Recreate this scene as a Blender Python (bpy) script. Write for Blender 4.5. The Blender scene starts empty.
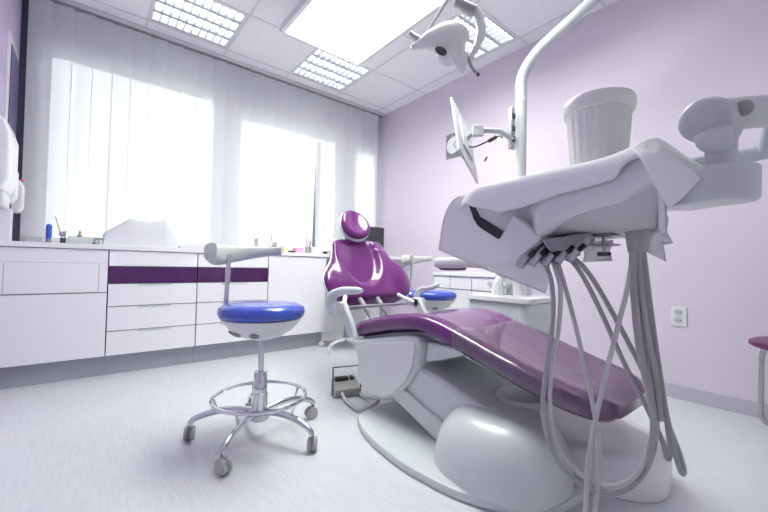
import bpy, math, random
from mathutils import Vector, Matrix, noise
random.seed(4)
C = bpy.context.scene.collection
V = Vector
# ------------------------------------------------------------------ camera
YAW, PITCH, ROLL, F, CAMZ = 0.6837, 0.0264, 0.0202, 362.6576, 0.7984
cf = V((math.sin(YAW)*math.cos(PITCH), math.cos(YAW)*math.cos(PITCH), math.sin(PITCH)))
r0 = V((math.cos(YAW), -math.sin(YAW), 0)); u0 = r0.cross(cf)
cr = r0*math.cos(ROLL) + u0*math.sin(ROLL); cu = u0*math.cos(ROLL) - r0*math.sin(ROLL)
cam = bpy.data.objects.new('camera', bpy.data.cameras.new('camera')); C.objects.link(cam)
cam.matrix_world = Matrix(((cr.x, cu.x, -cf.x, 0), (cr.y, cu.y, -cf.y, 0), (cr.z, cu.z, -cf.z, CAMZ), (0, 0, 0, 1)))
cam.data.sensor_width = 36; cam.data.lens = F/768*36; cam.data.clip_start = .02
bpy.context.scene.camera = cam
def at(px, py, d):
    "survey helper: the place seen at a pixel, d metres ahead"
    return V((0, 0, CAMZ)) + (cf + cr*(px-384)/F + cu*(256-py)/F)*d
def on(px, py, ax, val):
    r = cf + cr*(px-384)/F + cu*(256-py)/F; o = V((0, 0, CAMZ))
    return o + r*((val-o[ax])/r[ax])
# ------------------------------------------------------------------ materials
def s2l(c):
    return tuple(((x/255)/12.92 if x/255 <= .04045 else ((x/255+.055)/1.055)**2.4) for x in c)
MATS = {}
def mat(name, rgb, rough=.5, metal=0, spec=.5, coat=0, noise_amt=0, nscale=8, bump=0, emis=None, trans=0, alpha=1):
    m = bpy.data.materials.new(name); m.use_nodes = True; n = m.node_tree; b = n.nodes['Principled BSDF']
    c = s2l(rgb) + (1,)
    b.inputs['Base Color'].default_value = c; b.inputs['Roughness'].default_value = rough
    b.inputs['Metallic'].default_value = metal; b.inputs['Specular IOR Level'].default_value = spec
    b.inputs['Coat Weight'].default_value = coat; b.inputs['Coat Roughness'].default_value = .08
    if alpha < 1: b.inputs['Alpha'].default_value = alpha
    if trans: b.inputs['Transmission Weight'].default_value = trans
    tc = n.nodes.new('ShaderNodeTexCoord'); nz = n.nodes.new('ShaderNodeTexNoise'); nz.inputs['Scale'].default_value = nscale
    n.links.new(tc.outputs['Object'], nz.inputs['Vector'])
    mx = n.nodes.new('ShaderNodeMix'); mx.data_type = 'RGBA'; mx.blend_type = 'MULTIPLY'
    mx.inputs[0].default_value = 1; mx.inputs[6].default_value = c
    rp = n.nodes.new('ShaderNodeMapRange'); a = noise_amt or .015
    rp.inputs[3].default_value = 1-a; rp.inputs[4].default_value = 1+a*.6
    n.links.new(nz.outputs['Fac'], rp.inputs[0]); n.links.new(rp.outputs[0], mx.inputs[7]); n.links.new(mx.outputs[2], b.inputs['Base Color'])
    if bump:
        bp = n.nodes.new('ShaderNodeBump'); bp.inputs['Strength'].default_value = bump; bp.inputs['Distance'].default_value = .002
        n.links.new(nz.outputs['Fac'], bp.inputs['Height']); n.links.new(bp.outputs[0], b.inputs['Normal'])
    if emis:
        b.inputs['Emission Color'].default_value = (1, 1, 1, 1); b.inputs['Emission Strength'].default_value = emis
    MATS[name] = m; return m
white = mat('white_lacquer', (236, 237, 239), .28, coat=.3)
cabm = mat('cabinet_laminate', (240, 239, 243), .32)
gap_m = mat('shadow_gap', (120, 118, 126), .8)
topm = mat('worktop_laminate', (238, 238, 240), .3)
plast = mat('white_plastic', (226, 228, 229), .34)
plast2 = mat('chair_shell_plastic', (206, 212, 212), .3, coat=.2)  # greyed so the dimmer light low on the chair base sits in the colour
greyp = mat('grey_plastic', (150, 152, 155), .45)
unitm = mat('unit_cover_plastic', (205, 212, 214), .4)
dark = mat('dark_plastic', (38, 38, 44), .45)
black = mat('black_rubber', (22, 22, 25), .5)
slate = mat('dark_grey_plastic', (70, 72, 80), .5)
chrome = mat('chrome', (215, 218, 222), .12, metal=1)
steel = mat('brushed_steel', (185, 188, 192), .3, metal=1)
purple = mat('purple_vinyl', (106, 38, 112), .22, coat=.4, nscale=60, noise_amt=.05, bump=.05)
violet = mat('violet_gloss_glass', (72, 18, 84), .12, coat=.6)
plum = mat('plum_vinyl', (112, 52, 92), .4)
blue = mat('blue_vinyl', (52, 84, 192), .25, coat=.5, nscale=60, noise_amt=.04, bump=.04)
beige = mat('pale_backrest_vinyl', (206, 210, 204), .4)
lilac = mat('lilac_wall_paint', (223, 215, 228), .6, nscale=3, noise_amt=.012)
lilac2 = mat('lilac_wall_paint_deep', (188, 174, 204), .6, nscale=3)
wallw = mat('white_wall_paint', (232, 233, 236), .7)
ceilm = mat('ceiling_tile', (245, 246, 247), .9, nscale=120, noise_amt=.03)
tbar = mat('ceiling_bar_paint', (224, 225, 228), .6)
kickm = mat('grey_plinth', (168, 172, 180), .5)
basem = mat('baseboard_vinyl', (196, 192, 206), .5)
hosem = mat('grey_silicone_hose', (168, 169, 168), .42)
hosel = mat('pale_silicone_hose', (196, 197, 196), .42)
bucketm = mat('milky_bucket_plastic', (232, 234, 228), .3)
clothm = mat('white_drape_fabric', (244, 247, 247), .9, nscale=40, bump=.15)
paperm = mat('white_paper', (222, 224, 228), .9)
framem = mat('window_frame_paint', (225, 227, 232), .4)
mullm = mat('grey_window_post', (120, 128, 140), .5)
outm = mat('outside_render', (190, 200, 210), .9)
woodm = mat('pale_wood', (205, 178, 150), .6)
pinkm = mat('pink_card', (244, 170, 205), .6)
yellm = mat('yellow_paper', (240, 230, 170), .7)
orangem = mat('orange_plastic', (235, 170, 95), .5)
bluep = mat('blue_plastic', (60, 92, 205), .35)
greenp = mat('green_plastic', (70, 140, 100), .5)
redp = mat('red_plastic', (225, 110, 120), .5)
lampm = mat('lamp_head_plastic', (222, 224, 222), .35)
def emit(name, col, st):
    m = bpy.data.materials.new(name); m.use_nodes = True; n = m.node_tree; n.nodes.clear()
    e = n.nodes.new('ShaderNodeEmission'); o = n.nodes.new('ShaderNodeOutputMaterial')
    e.inputs[0].default_value = col+(1,); e.inputs[1].default_value = st; n.links.new(e.outputs[0], o.inputs[0]); return m
LAMP = 1.0
diffm = emit('lit_diffuser', (.985, 1, .94), 14*LAMP)
tubem = emit('lit_lamp_tube', (.985, 1, .94), 4.2*LAMP)
def thin(name, col, fac, rough=.1, diff=0.0):
    "see-through sheet: transparent mixed with gloss (and some diffuse)"
    m = bpy.data.materials.new(name); m.use_nodes = True; n = m.node_tree; n.nodes.clear()
    o = n.nodes.new('ShaderNodeOutputMaterial'); t = n.nodes.new('ShaderNodeBsdfTransparent'); t.inputs[0].default_value = col+(1,)
    g = n.nodes.new('ShaderNodeBsdfGlossy'); g.inputs['Roughness'].default_value = rough; g.inputs[0].default_value = (1, 1, 1, 1)
    fr = n.nodes.new('ShaderNodeFresnel'); fr.inputs[0].default_value = 1.4
    mu = n.nodes.new('ShaderNodeMath'); mu.operation = 'ADD'; mu.inputs[1].default_value = fac
    n.links.new(fr.outputs[0], mu.inputs[0])
    a = n.nodes.new('ShaderNodeMixShader'); n.links.new(mu.outputs[0], a.inputs[0]); n.links.new(t.outputs[0], a.inputs[1]); n.links.new(g.outputs[0], a.inputs[2])
    if diff:
        d = n.nodes.new('ShaderNodeBsdfDiffuse'); d.inputs[0].default_value = (.92, .93, .94, 1)
        b = n.nodes.new('ShaderNodeMixShader'); b.inputs[0].default_value = diff
        n.links.new(a.outputs[0], b.inputs[1]); n.links.new(d.outputs[0], b.inputs[2]); a = b
    n.links.new(a.outputs[0], o.inputs[0]); return m
glassm = thin('window_glass', (.98, 1, 1), .0)
filmm = thin('clear_protective_film', (.98, .98, .985), .015, .05, .05)
sheetm = thin('frosted_shield', (.96, .97, .98), .02, .3, .68)
boxclear = thin('clear_plastic', (.93, .96, .96), .02, .15, .3)
clearpaper = thin('translucent_plastic_bag', (.95, .96, .96), .02, .3, .55)
# blinds: white woven fabric that lets light through
blindm = bpy.data.materials.new('blind_fabric'); blindm.use_nodes = True; n = blindm.node_tree; n.nodes.clear()
o_ = n.nodes.new('ShaderNodeOutputMaterial'); d_ = n.nodes.new('ShaderNodeBsdfDiffuse'); t_ = n.nodes.new('ShaderNodeBsdfTranslucent')
w_ = n.nodes.new('ShaderNodeTexWave'); w_.inputs['Scale'].default_value = 60; w_.inputs['Distortion'].default_value = 1
r_ = n.nodes.new('ShaderNodeMapRange'); r_.inputs[3].default_value = .96; r_.inputs[4].default_value = 1.0
tc_ = n.nodes.new('ShaderNodeTexCoord'); n.links.new(tc_.outputs['Object'], w_.inputs['Vector']); n.links.new(w_.outputs['Fac'], r_.inputs[0])
m_ = n.nodes.new('ShaderNodeMix'); m_.data_type = 'RGBA'; m_.blend_type = 'MULTIPLY'; m_.inputs[0].default_value = 1; m_.inputs[6].default_value = (.93, .94, .95, 1)
n.links.new(r_.outputs[0], m_.inputs[7]); n.links.new(m_.outputs[2], d_.inputs[0])
t_.inputs[0].default_value = (.86, .88, .92, 1)
x_ = n.nodes.new('ShaderNodeMixShader'); x_.inputs[0].default_value = .4
n.links.new(d_.outputs[0], x_.inputs[1]); n.links.new(t_.outputs[0], x_.inputs[2]); n.links.new(x_.outputs[0], o_.inputs[0])
# floor: pale streaked vinyl
floorm = bpy.data.materials.new('streaked_vinyl_floor'); floorm.use_nodes = True; n = floorm.node_tree; b = n.nodes['Principled BSDF']
b.inputs['Roughness'].default_value = .33; b.inputs['Specular IOR Level'].default_value = .45
tc = n.nodes.new('ShaderNodeTexCoord'); mp = n.nodes.new('ShaderNodeMapping'); mp.inputs['Scale'].default_value = (60, 6, 1); mp.inputs['Rotation'].default_value = (0, 0, .25)
nz = n.nodes.new('ShaderNodeTexNoise'); nz.inputs['Scale'].default_value = 1.6; nz.inputs['Detail'].default_value = 6
cr_ = n.nodes.new('ShaderNodeValToRGB'); cr_.color_ramp.elements[0].position = .32; cr_.color_ramp.elements[0].color = s2l((205, 210, 214))+(1,)
cr_.color_ramp.elements[1].position = .62; cr_.color_ramp.elements[1].color = s2l((214, 218, 221))+(1,)
n.links.new(tc.outputs['Object'], mp.inputs[0]); n.links.new(mp.outputs[0], nz.inputs['Vector']); n.links.new(nz.outputs['Fac'], cr_.inputs[0]); n.links.new(cr_.outputs[0], b.inputs['Base Color'])
# ------------------------------------------------------------------ mesh helpers
def crom(pts, k=8, closed=False):
    pts = [V(p) for p in pts]; n = len(pts); out = []
    rng = range(n) if closed else range(n-1)
    for i in rng:
        if closed: a, b_, c, d = pts[i-1], pts[i], pts[(i+1) % n], pts[(i+2) % n]
        else: a, b_, c, d = pts[max(i-1, 0)], pts[i], pts[i+1], pts[min(i+2, n-1)]
        for j in range(k):
            t = j/k
            out.append(.5*((2*b_)+(c-a)*t+(2*a-5*b_+4*c-d)*t*t+(3*b_-a-3*c+d)*t**3))
    if not closed: out.append(pts[-1])
    return out
class MB:
    def __init__(s): s.v = []; s.f = []
    def add(s, vs, fs):
        o = len(s.v); s.v += [V(p) for p in vs]; s.f += [tuple(i+o for i in f) for f in fs]; return s
    def box(s, a, b, M=None):
        x0, y0, z0 = a; x1, y1, z1 = b
        vs = [V(p) for p in ((x0,y0,z0),(x1,y0,z0),(x1,y1,z0),(x0,y1,z0),(x0,y0,z1),(x1,y0,z1),(x1,y1,z1),(x0,y1,z1))]
        if M: vs = [M @ p for p in vs]
        return s.add(vs, [(3,2,1,0),(4,5,6,7),(0,1,5,4),(1,2,6,5),(2,3,7,6),(3,0,4,7)])
    def loft(s, rings, closed=True, cap=True):
        n = len(rings[0]); vs = [p for r in rings for p in r]; fs = []
        for i in range(len(rings)-1):
            for j in range(n if closed else n-1):
                k = (j+1) % n
                fs.append((i*n+j, i*n+k, (i+1)*n+k, (i+1)*n+j))
        if cap and closed:
            fs.append(tuple(reversed(range(n)))); fs.append(tuple((len(rings)-1)*n+j for j in range(n)))
        return s.add(vs, fs)
    def tube(s, pts, r, n=10, closed=False):
        pts = [V(p) for p in pts]; m = len(pts)
        rr = r if isinstance(r, (list, tuple)) else [r]*m
        tg = []
        for i in range(m):
            a = pts[i-1] if (i > 0 or closed) else pts[i]; b_ = pts[(i+1) % m] if (i < m-1 or closed) else pts[i]
            tg.append((b_-a).normalized())
        up = V((0, 0, 1)) if abs(tg[0].z) < .9 else V((1, 0, 0))
        nrm = (up - tg[0]*up.dot(tg[0])).normalized(); rings = []
        for i in range(m):
            nrm = (nrm - tg[i]*nrm.dot(tg[i])).normalized(); bn = tg[i].cross(nrm)
            rings.append([pts[i]+(nrm*math.cos(2*math.pi*j/n)+bn*math.sin(2*math.pi*j/n))*rr[i] for j in range(n)])
        if closed:
            k = m*n; vs = [p for r_ in rings for p in r_]; fs = []
            for i in range(m):
                for j in range(n):
                    q = (j+1) % n; fs.append((i*n+j, i*n+q, ((i+1) % m)*n+q, ((i+1) % m)*n+j))
            return s.add(vs, fs)
        return s.loft(rings)
    def lathe(s, prof, c=(0, 0, 0), n=32, ax=None, sx=1, sy=1):
        "prof: (radius, height) pairs; ax: direction of the axis"
        c = V(c); Q = V((0, 0, 1)).rotation_difference(V(ax)).to_matrix() if ax else Matrix.Identity(3)
        rings = [[c + Q @ V((max(r, 1e-4)*sx*math.cos(2*math.pi*j/n), max(r, 1e-4)*sy*math.sin(2*math.pi*j/n), h)) for j in range(n)] for r, h in prof]
        return s.loft(rings)
    def cyl(s, a, b, r, n=20, r2=None):
        a, b = V(a), V(b); return s.lathe([(r, 0), (r if r2 is None else r2, (b-a).length)], a, n, ax=(b-a))
    def prism(s, pts, z0, z1):
        n = len(pts)
        return s.loft([[V((p[0], p[1], z0)) for p in pts], [V((p[0], p[1], z1)) for p in pts]])
    def ell(s, c, rx, ry, rz, n=24, m=14, M=None, e=1.0):
        rings = []
        for i in range(m+1):
            t = -math.pi/2 + math.pi*i/m; cz = math.copysign(abs(math.sin(t))**e, math.sin(t)); ch = max(abs(math.cos(t))**e, 1e-3)
            ring = []
            for j in range(n):
                p = V((rx*ch*math.cos(2*math.pi*j/n), ry*ch*math.sin(2*math.pi*j/n), rz*cz))
                ring.append((M @ p if M else p)+V(c))
            rings.append(ring)
        return s.loft(rings)
    def grid(s, P, thick=0):
        "P: rows of points; a sheet, given thickness later by a modifier"
        n = len(P[0]); fs = []
        for i in range(len(P)-1):
            for j in range(n-1): fs.append((i*n+j, i*n+j+1, (i+1)*n+j+1, (i+1)*n+j))
        return s.add([p for r in P for p in r], fs)
    def build(s, name, m, parent=None, bevel=0, smooth=35, solid=0, sub=0, solid_off=0):
        org = V((0, 0, 0)); p = parent
        while p: org += p.location; p = p.parent
        me = bpy.data.meshes.new(name); base = org if parent else V((0, 0, 0))
        me.from_pydata([v-base for v in s.v], [], s.f)
        import bmesh
        bm = bmesh.new(); bm.from_mesh(me); bmesh.ops.recalc_face_normals(bm, faces=bm.faces); bm.to_mesh(me); bm.free()
        if smooth:
            me.shade_smooth(); me.set_sharp_from_angle(angle=math.radians(smooth))
        me.materials.append(m)
        o = bpy.data.objects.new(name, me); C.objects.link(o)
        if parent: o.parent = parent
        if solid:
            k = o.modifiers.new('thickness', 'SOLIDIFY'); k.thickness = solid; k.offset = solid_off
        if bevel:
            k = o.modifiers.new('bevel', 'BEVEL'); k.width = bevel; k.segments = 3; k.limit_method = 'ANGLE'; k.angle_limit = math.radians(40)
        if sub:
            k = o.modifiers.new('sub', 'SUBSURF'); k.levels = sub; k.render_levels = sub
        return o
def tag(o, label=None, cat=None, group=None, kind=None):
    if label: o['label'] = label
    if cat: o['category'] = cat
    if group: o['group'] = group
    if kind: o['kind'] = kind
    return o
def thing(name, loc, label, cat, group=None):
    o = bpy.data.objects.new(name, None); C.objects.link(o); o.location = loc; o.empty_display_size = .1
    return tag(o, label, cat, group)
def struct(name, mb, m, **k): return tag(mb.build(name, m, **k), kind='structure')
def copy_tree(o, parent=None):
    c = o.copy(); C.objects.link(c); c.parent = parent
    for ch in list(o.children): copy_tree(ch, c)
    return c
def rot(ax, a): return Matrix.Rotation(a, 3, ax)
def xf(M, off): # 4x4 from 3x3 rotation and place
    return Matrix.Translation(V(off)) @ M.to_4x4()
def sup(t, e): # superellipse unit point
    c, s_ = math.cos(t), math.sin(t)
    return math.copysign(abs(c)**e, c), math.copysign(abs(s_)**e, s_)
def lerp(tab, x):
    if x <= tab[0][0]: return tab[0][1]
    for (a, va), (b_, vb) in zip(tab, tab[1:]):
        if x <= b_:
            t = (x-a)/(b_-a); return va+(vb-va)*t
    return tab[-1][1]
# ------------------------------------------------------------------ room
XL, XR, YB, YR, H = -.435, 2.9077, 3.7417, -1.3, 2.747
struct('floor', MB().box((XL-.1, YR-.1, -.05), (XR+.1, YB+.1, 0)), floorm, smooth=0)
# ceiling: slab with openings for the recessed lamps
gx = [.31+.613*k for k in range(-1, 5)]; gy = [3.47-.61*k for k in range(0, 8)]
cells = {(1, 0), (3, 0), (4, 2), (1, 3), (3, 5), (1, 5), (4, 4)}   # (col,row) -> x gx[col]..gx[col+1], y gy[row+1]..gy[row]
mb = MB(); xs = [XL-.1]+gx[1:]+[XR+.1]; ys = [YB+.1]+gy+[YR-.1]
for i in range(len(xs)-1):
    for j in range(len(ys)-1):
        if (i, j-1) in cells: continue
        mb.box((xs[i], ys[j+1], H), (xs[i+1], ys[j], H+.02))
mb.box((XL-.1, YR-.1, H+.16), (XR+.1, YB+.1, H+.18))
struct('ceiling', mb, ceilm, smooth=0)
mb = MB()
for x in gx[1:]: mb.box((x-.008, YR, H-.003), (x+.008, YB, H-.0002))
for y in gy: mb.box((XL, y-.008, H-.003), (XR, y+.008, H-.0002))
struct('trim_1', mb, tbar, smooth=0)
# window wall with three openings
Z0, Z1 = .95, 2.46; TOPS = (2.40, 2.31, 2.28)
wins = [(-.285, .90), (1.10, 2.24), (2.47, 2.82)]
mb = MB(); T = .16
mb.box((XL-.1, YB, -.05), (XR+.1, YB+T, Z0)); mb.box((XL-.1, YB, Z1), (XR+.1, YB+T, H+.1))
e = [XL-.1]+[w for ab in wins for w in ab]+[XR+.1]
for i in range(0, len(e), 2): mb.box((e[i], YB, Z0), (e[i+1], YB+T, Z1))
for (a, b), zz in zip(wins, TOPS): mb.box((a, YB, zz), (b, YB+T, Z1))
struct('wall_window', mb, wallw, smooth=0)
for k, (a, b) in enumerate(wins):
    Z1 = TOPS[k]
    mb = MB(); y0, y1 = YB+.05, YB+.11; t = .03
    mb.box((a, y0, Z0), (a+t, y1, Z1)); mb.box((b-t, y0, Z0), (b, y1, Z1)); mb.box((a, y0, Z0), (b, y1, Z0+t)); mb.box((a, y0, Z1-t), (b, y1, Z1))
    w = struct('window_%d' % (k+1), mb, framem, smooth=0)
    if k == 1: MB().box((1.955, YB+.0, Z0), (2.02, YB+.07, Z1-.1)).build('mullion', mullm, w, smooth=0)
    MB().box((a+t, YB+.075, Z0+t), (b-t, YB+.081, Z1-t)).build('pane', glassm, w, smooth=0)
struct('wall_right', MB().box((XR, YR-.1, -.05), (XR+.1, YB, H)), lilac, smooth=0)
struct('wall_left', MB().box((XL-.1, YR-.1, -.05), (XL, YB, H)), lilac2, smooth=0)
struct('wall_rear', MB().box((XL, YR-.1, -.05), (XR, YR, H)), wallw, smooth=0)
struct('baseboard_right', MB().box((XR-.012, YR, 0), (XR, YB, .085)), basem, bevel=.003)
struct('trim_2', MB().box((XL, 3.58, H-.012), (XR, YB-.01, H-.003)), tbar, smooth=0)
struct('gap_strip', MB().box((XL+.001, YB-.04, .91), (XL+.04, YB-.002, H-.04)), mat('blind_gap_dark', (72, 74, 92), .6), smooth=0)  # dark strip painted in for the shaded gap between blind and left wall
# ------------------------------------------------------------------ vertical blinds
BY = 3.655
bl = thing('vertical_blind', (1.2, BY, H-.05), 'wide white fabric vertical blind covering the whole window wall', 'blind')
MB().box((XL+.01, BY-.02, H-.028), (XR-.01, BY+.025, H-.012)).build('head_rail', greyp, bl, bevel=.003)
pitch = .1235; x = XL+.105; i = 0
while x < XR-.03:
    ang = random.uniform(-.12, .12)-.14; w = .0675; rings = []
    sh = random.uniform(-.006, .006)
    if abs(x-1.93) < .0618: sh = -.035; ang = -.2
    if abs(x-2.055) < .0618: sh = .025
    if i == 0: sh = .012
    for k in range(13):
        z = 2.718-(2.718-.955)*k/12; row = []; q = (k/12)**1.4
        for j in range(7):
            u = -w+2*w*j/6; c = .006*(1-(u/w)**2)
            row.append(V((x+sh*q+u*math.cos(ang)+c*math.sin(ang), BY+u*math.sin(ang)-c*math.cos(ang)-.0015*(i % 2), z)))
        rings.append(row)
    MB().grid(rings).build('slat', blindm, bl, smooth=60)
    x += pitch; i += 1
# ------------------------------------------------------------------ ceiling lamps
mat_louv = mat('louvre_metal', (190, 194, 202), .35, metal=.3)
def troffer(col, row, label):
    x0, x1, y1, y0 = gx[col]+.008, gx[col+1]-.008, gy[row]-.008, gy[row+1]+.008
    t = thing('ceiling_light', ((x0+x1)/2, (y0+y1)/2, H), label, 'ceiling light', 'recessed louvre lights')
    z = H+.09
    mb = MB().box((x0, y0, z), (x1, y1, z+.01))
    mb.box((x0, y0, H), (x0+.012, y1, z)); mb.box((x1-.012, y0, H), (x1, y1, z)); mb.box((x0+.012, y0, H), (x1-.012, y0+.012, z)); mb.box((x0+.012, y1-.012, H), (x1-.012, y1, z))
    mb.build('housing', white, t, smooth=0)
    X0, X1, Y0, Y1 = x0+.014, x1-.014, y0+.014, y1-.014
    for k in range(4):
        yy = Y0+(Y1-Y0)*(k+.5)/4
        MB().cyl((X0, yy, H+.06), (X1, yy, H+.06), .016, 10).build('lamp_tube', tubem, t)
    lv = MB()
    for k in range(5):
        yy = Y0+(Y1-Y0)*k/4; a = 0.014
        lv.loft([[V((X0, yy-a, H+.002)), V((X0, yy+a, H+.002)), V((X0, yy, H+.035))], [V((X1, yy-a, H+.002)), V((X1, yy+a, H+.002)), V((X1, yy, H+.035))]])
    for k in range(11):
        xx = X0+(X1-X0)*k/10
        lv.box((xx-.003, Y0, H+.003), (xx+.003, Y1, H+.034))
    lv.build('louvre', mat_louv, t, smooth=0)
    return t
troffer(1, 0, 'square louvre ceiling light in the far row, left of the large lit panel')
troffer(3, 0, 'square louvre ceiling light in the far row, by the corner end of the lit panel')
troffer(1, 5, 'added unseen louvre fill light at the rear of the room, left side')  # added out of view as fill from behind the camera
troffer(4, 4, 'square louvre ceiling light near the lilac wall above the bucket')
troffer(1, 3, 'added out-of-view louvre fill light overhead behind the camera, left side')  # unseen light put in overhead for more even fill
troffer(3, 5, 'added unseen louvre fill light at the rear of the room, right side')  # extra lamp out of frame, added to brighten the near end
troffer(4, 2, 'square louvre ceiling light by the lilac wall, behind the dental lamp head')
# suspended panel
px0, px1, py0, py1, pz = 1.075, 1.715, 1.0, 2.515, 2.5
t = thing('suspended_light_panel', ((px0+px1)/2, (py0+py1)/2, pz), 'large bright rectangular light panel hanging below the ceiling above the dental chair', 'light panel')
mb = MB(); w = .035
mb.box((px0-w, py0-w, pz+.002), (px0, py1+w, pz+.055)); mb.box((px1, py0-w, pz+.002), (px1+w, py1+w, pz+.055))
mb.box((px0, py0-w, pz+.002), (px1, py0, pz+.055)); mb.box((px0, py1, pz+.002), (px1, py1+w, pz+.055)); mb.box((px0, py0, pz+.045), (px1, py1, pz+.055))
mb.build('frame', tbar, t, smooth=0)
MB().box((px0, py0, pz), (px1, py1, pz+.03)).build('diffuser', diffm, t, smooth=0)
for xx in (px0+.08, px1-.08):
    for yy in (py0+.1, py1-.1): MB().cyl((xx, yy, pz+.055), (xx, yy, H), .002, 6).build('suspension_cable', steel, t)
# ------------------------------------------------------------------ cabinets along the window
FY, KY = 3.1228, 3.185; ZD = .14; ZT = .868; CB = YB-.005
def cab(x0, x1, label):
    t = thing('base_cabinet', ((x0+x1)/2, KY, 0), label, 'cabinet', 'base cabinets under the window')
    MB().box((x0+.002, FY+.02, ZD), (x1-.002, CB, ZT)).build('body', gap_m, t, smooth=0)
    MB().box((x0, KY, 0), (x1, CB-.1, ZD-.001)).build('plinth', kickm, t, smooth=0)
    return t
def front(t, name, x0, x1, z0, z1, m=cabm, grip=None, g=.0025):
    mb = MB().box((x0+g, FY, z0+g), (x1-g, FY+.019, z1-g))
    o = mb.build(name, m, t, bevel=.0012)
    if grip:
        MB().box((grip[0], FY-.006, z1-g-.012), (grip[1], FY+.0, z1-g)).build('finger_pull', m if m is violet else unitm, o, bevel=.001)
    return o
t = cab(XL+.005, .108, 'white base cabinet with a framed flap above a plain door, left end of the row')
o = MB()
o.box((XL+.007, FY, .776), (.1055, FY+.019, ZT-.0025)); o.box((XL+.007, FY, .579), (-.393, FY+.019, .7755)); o.box((.06, FY, .579), (.1055, FY+.019, .7755))
o.build('flap_surround', cabm, t, smooth=0)
front(t, 'flap', -.393, .06, .577, .777)
front(t, 'door', XL+.005, .108, ZD, .575)
def drawers(x0, x1, label):
    t = cab(x0, x1, label); xm = (x0+x1)/2
    front(t, 'top_rail', x0, x1, .756, ZT)
    front(t, 'violet_panel', x0, x1, .637, .755, violet, (xm-.1, xm+.1))
    t.children[-1]['label'] = 'glossy dark violet drawer front'
    for a, b in ((.478, .635), (.309, .477), (ZD, .308)): front(t, 'drawer', x0, x1, a, b, cabm, (xm-.1, xm+.1))
drawers(.11, .665, 'white drawer cabinet with violet band, left of the nearer blue stool backrest post')
drawers(.667, 1.232, 'white drawer cabinet with violet band, half hidden behind the nearer blue stool')
t = cab(1.235, 1.815, 'white base cabinet with one plain door, nearest to the dental chair'); front(t, 'door', 1.235, 1.815, ZD, ZT)
tag(MB().box((XL+.004, FY-.012, ZT+.001), (XR-.004, CB, .902)).build('worktop', topm, bevel=.003), 'long white worktop under the blinds running along the whole window wall', 'worktop')
# desk side panel near the corner
t = thing('desk_support', (2.6, 3.4, 0), 'white panel holding up the desk end of the worktop in the corner', 'desk panel')
MB().box((2.45, 3.3, 0), (2.47, CB, ZT)).build('side_panel', cabm, t, smooth=0)
MB().box((2.47, 3.6, 0), (2.88, 3.62, ZT)).build('back_panel', cabm, t, smooth=0)
CT = .902
# low cabinet on the right wall
t = thing('side_cabinet', (2.68, 1.95, 0), 'low white drawer cabinet against the lilac wall behind the dental unit', 'cabinet')
MB().box((2.47, 1.62, .08), (XR-.015, 2.28, .72)).build('body', gap_m, t, smooth=0)
MB().box((2.5, 1.62, 0), (XR-.015, 2.28, .079)).build('plinth', kickm, t, smooth=0)
MB().box((2.44, 1.61, .721), (XR-.015, 2.29, .75)).build('top_board', topm, t, bevel=.002)
MB().box((2.44, 1.613, .08), (XR-.015, 1.618, .72)).build('end_panel', cabm, t, smooth=0); MB().box((2.44, 2.281, .08), (XR-.015, 2.286, .72)).build('end_panel', cabm, t, smooth=0)
for a, b in ((2.09, 2.28), (1.86, 2.088), (1.62, 1.858)):
    for z0, z1 in ((.61, .72), (.08, .608)):
        MB().box((2.45, a+.003, z0+.003), (2.469, b-.003, z1-.003)).build('drawer' if z0 > .5 else 'door', cabm, t, bevel=.001)
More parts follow.
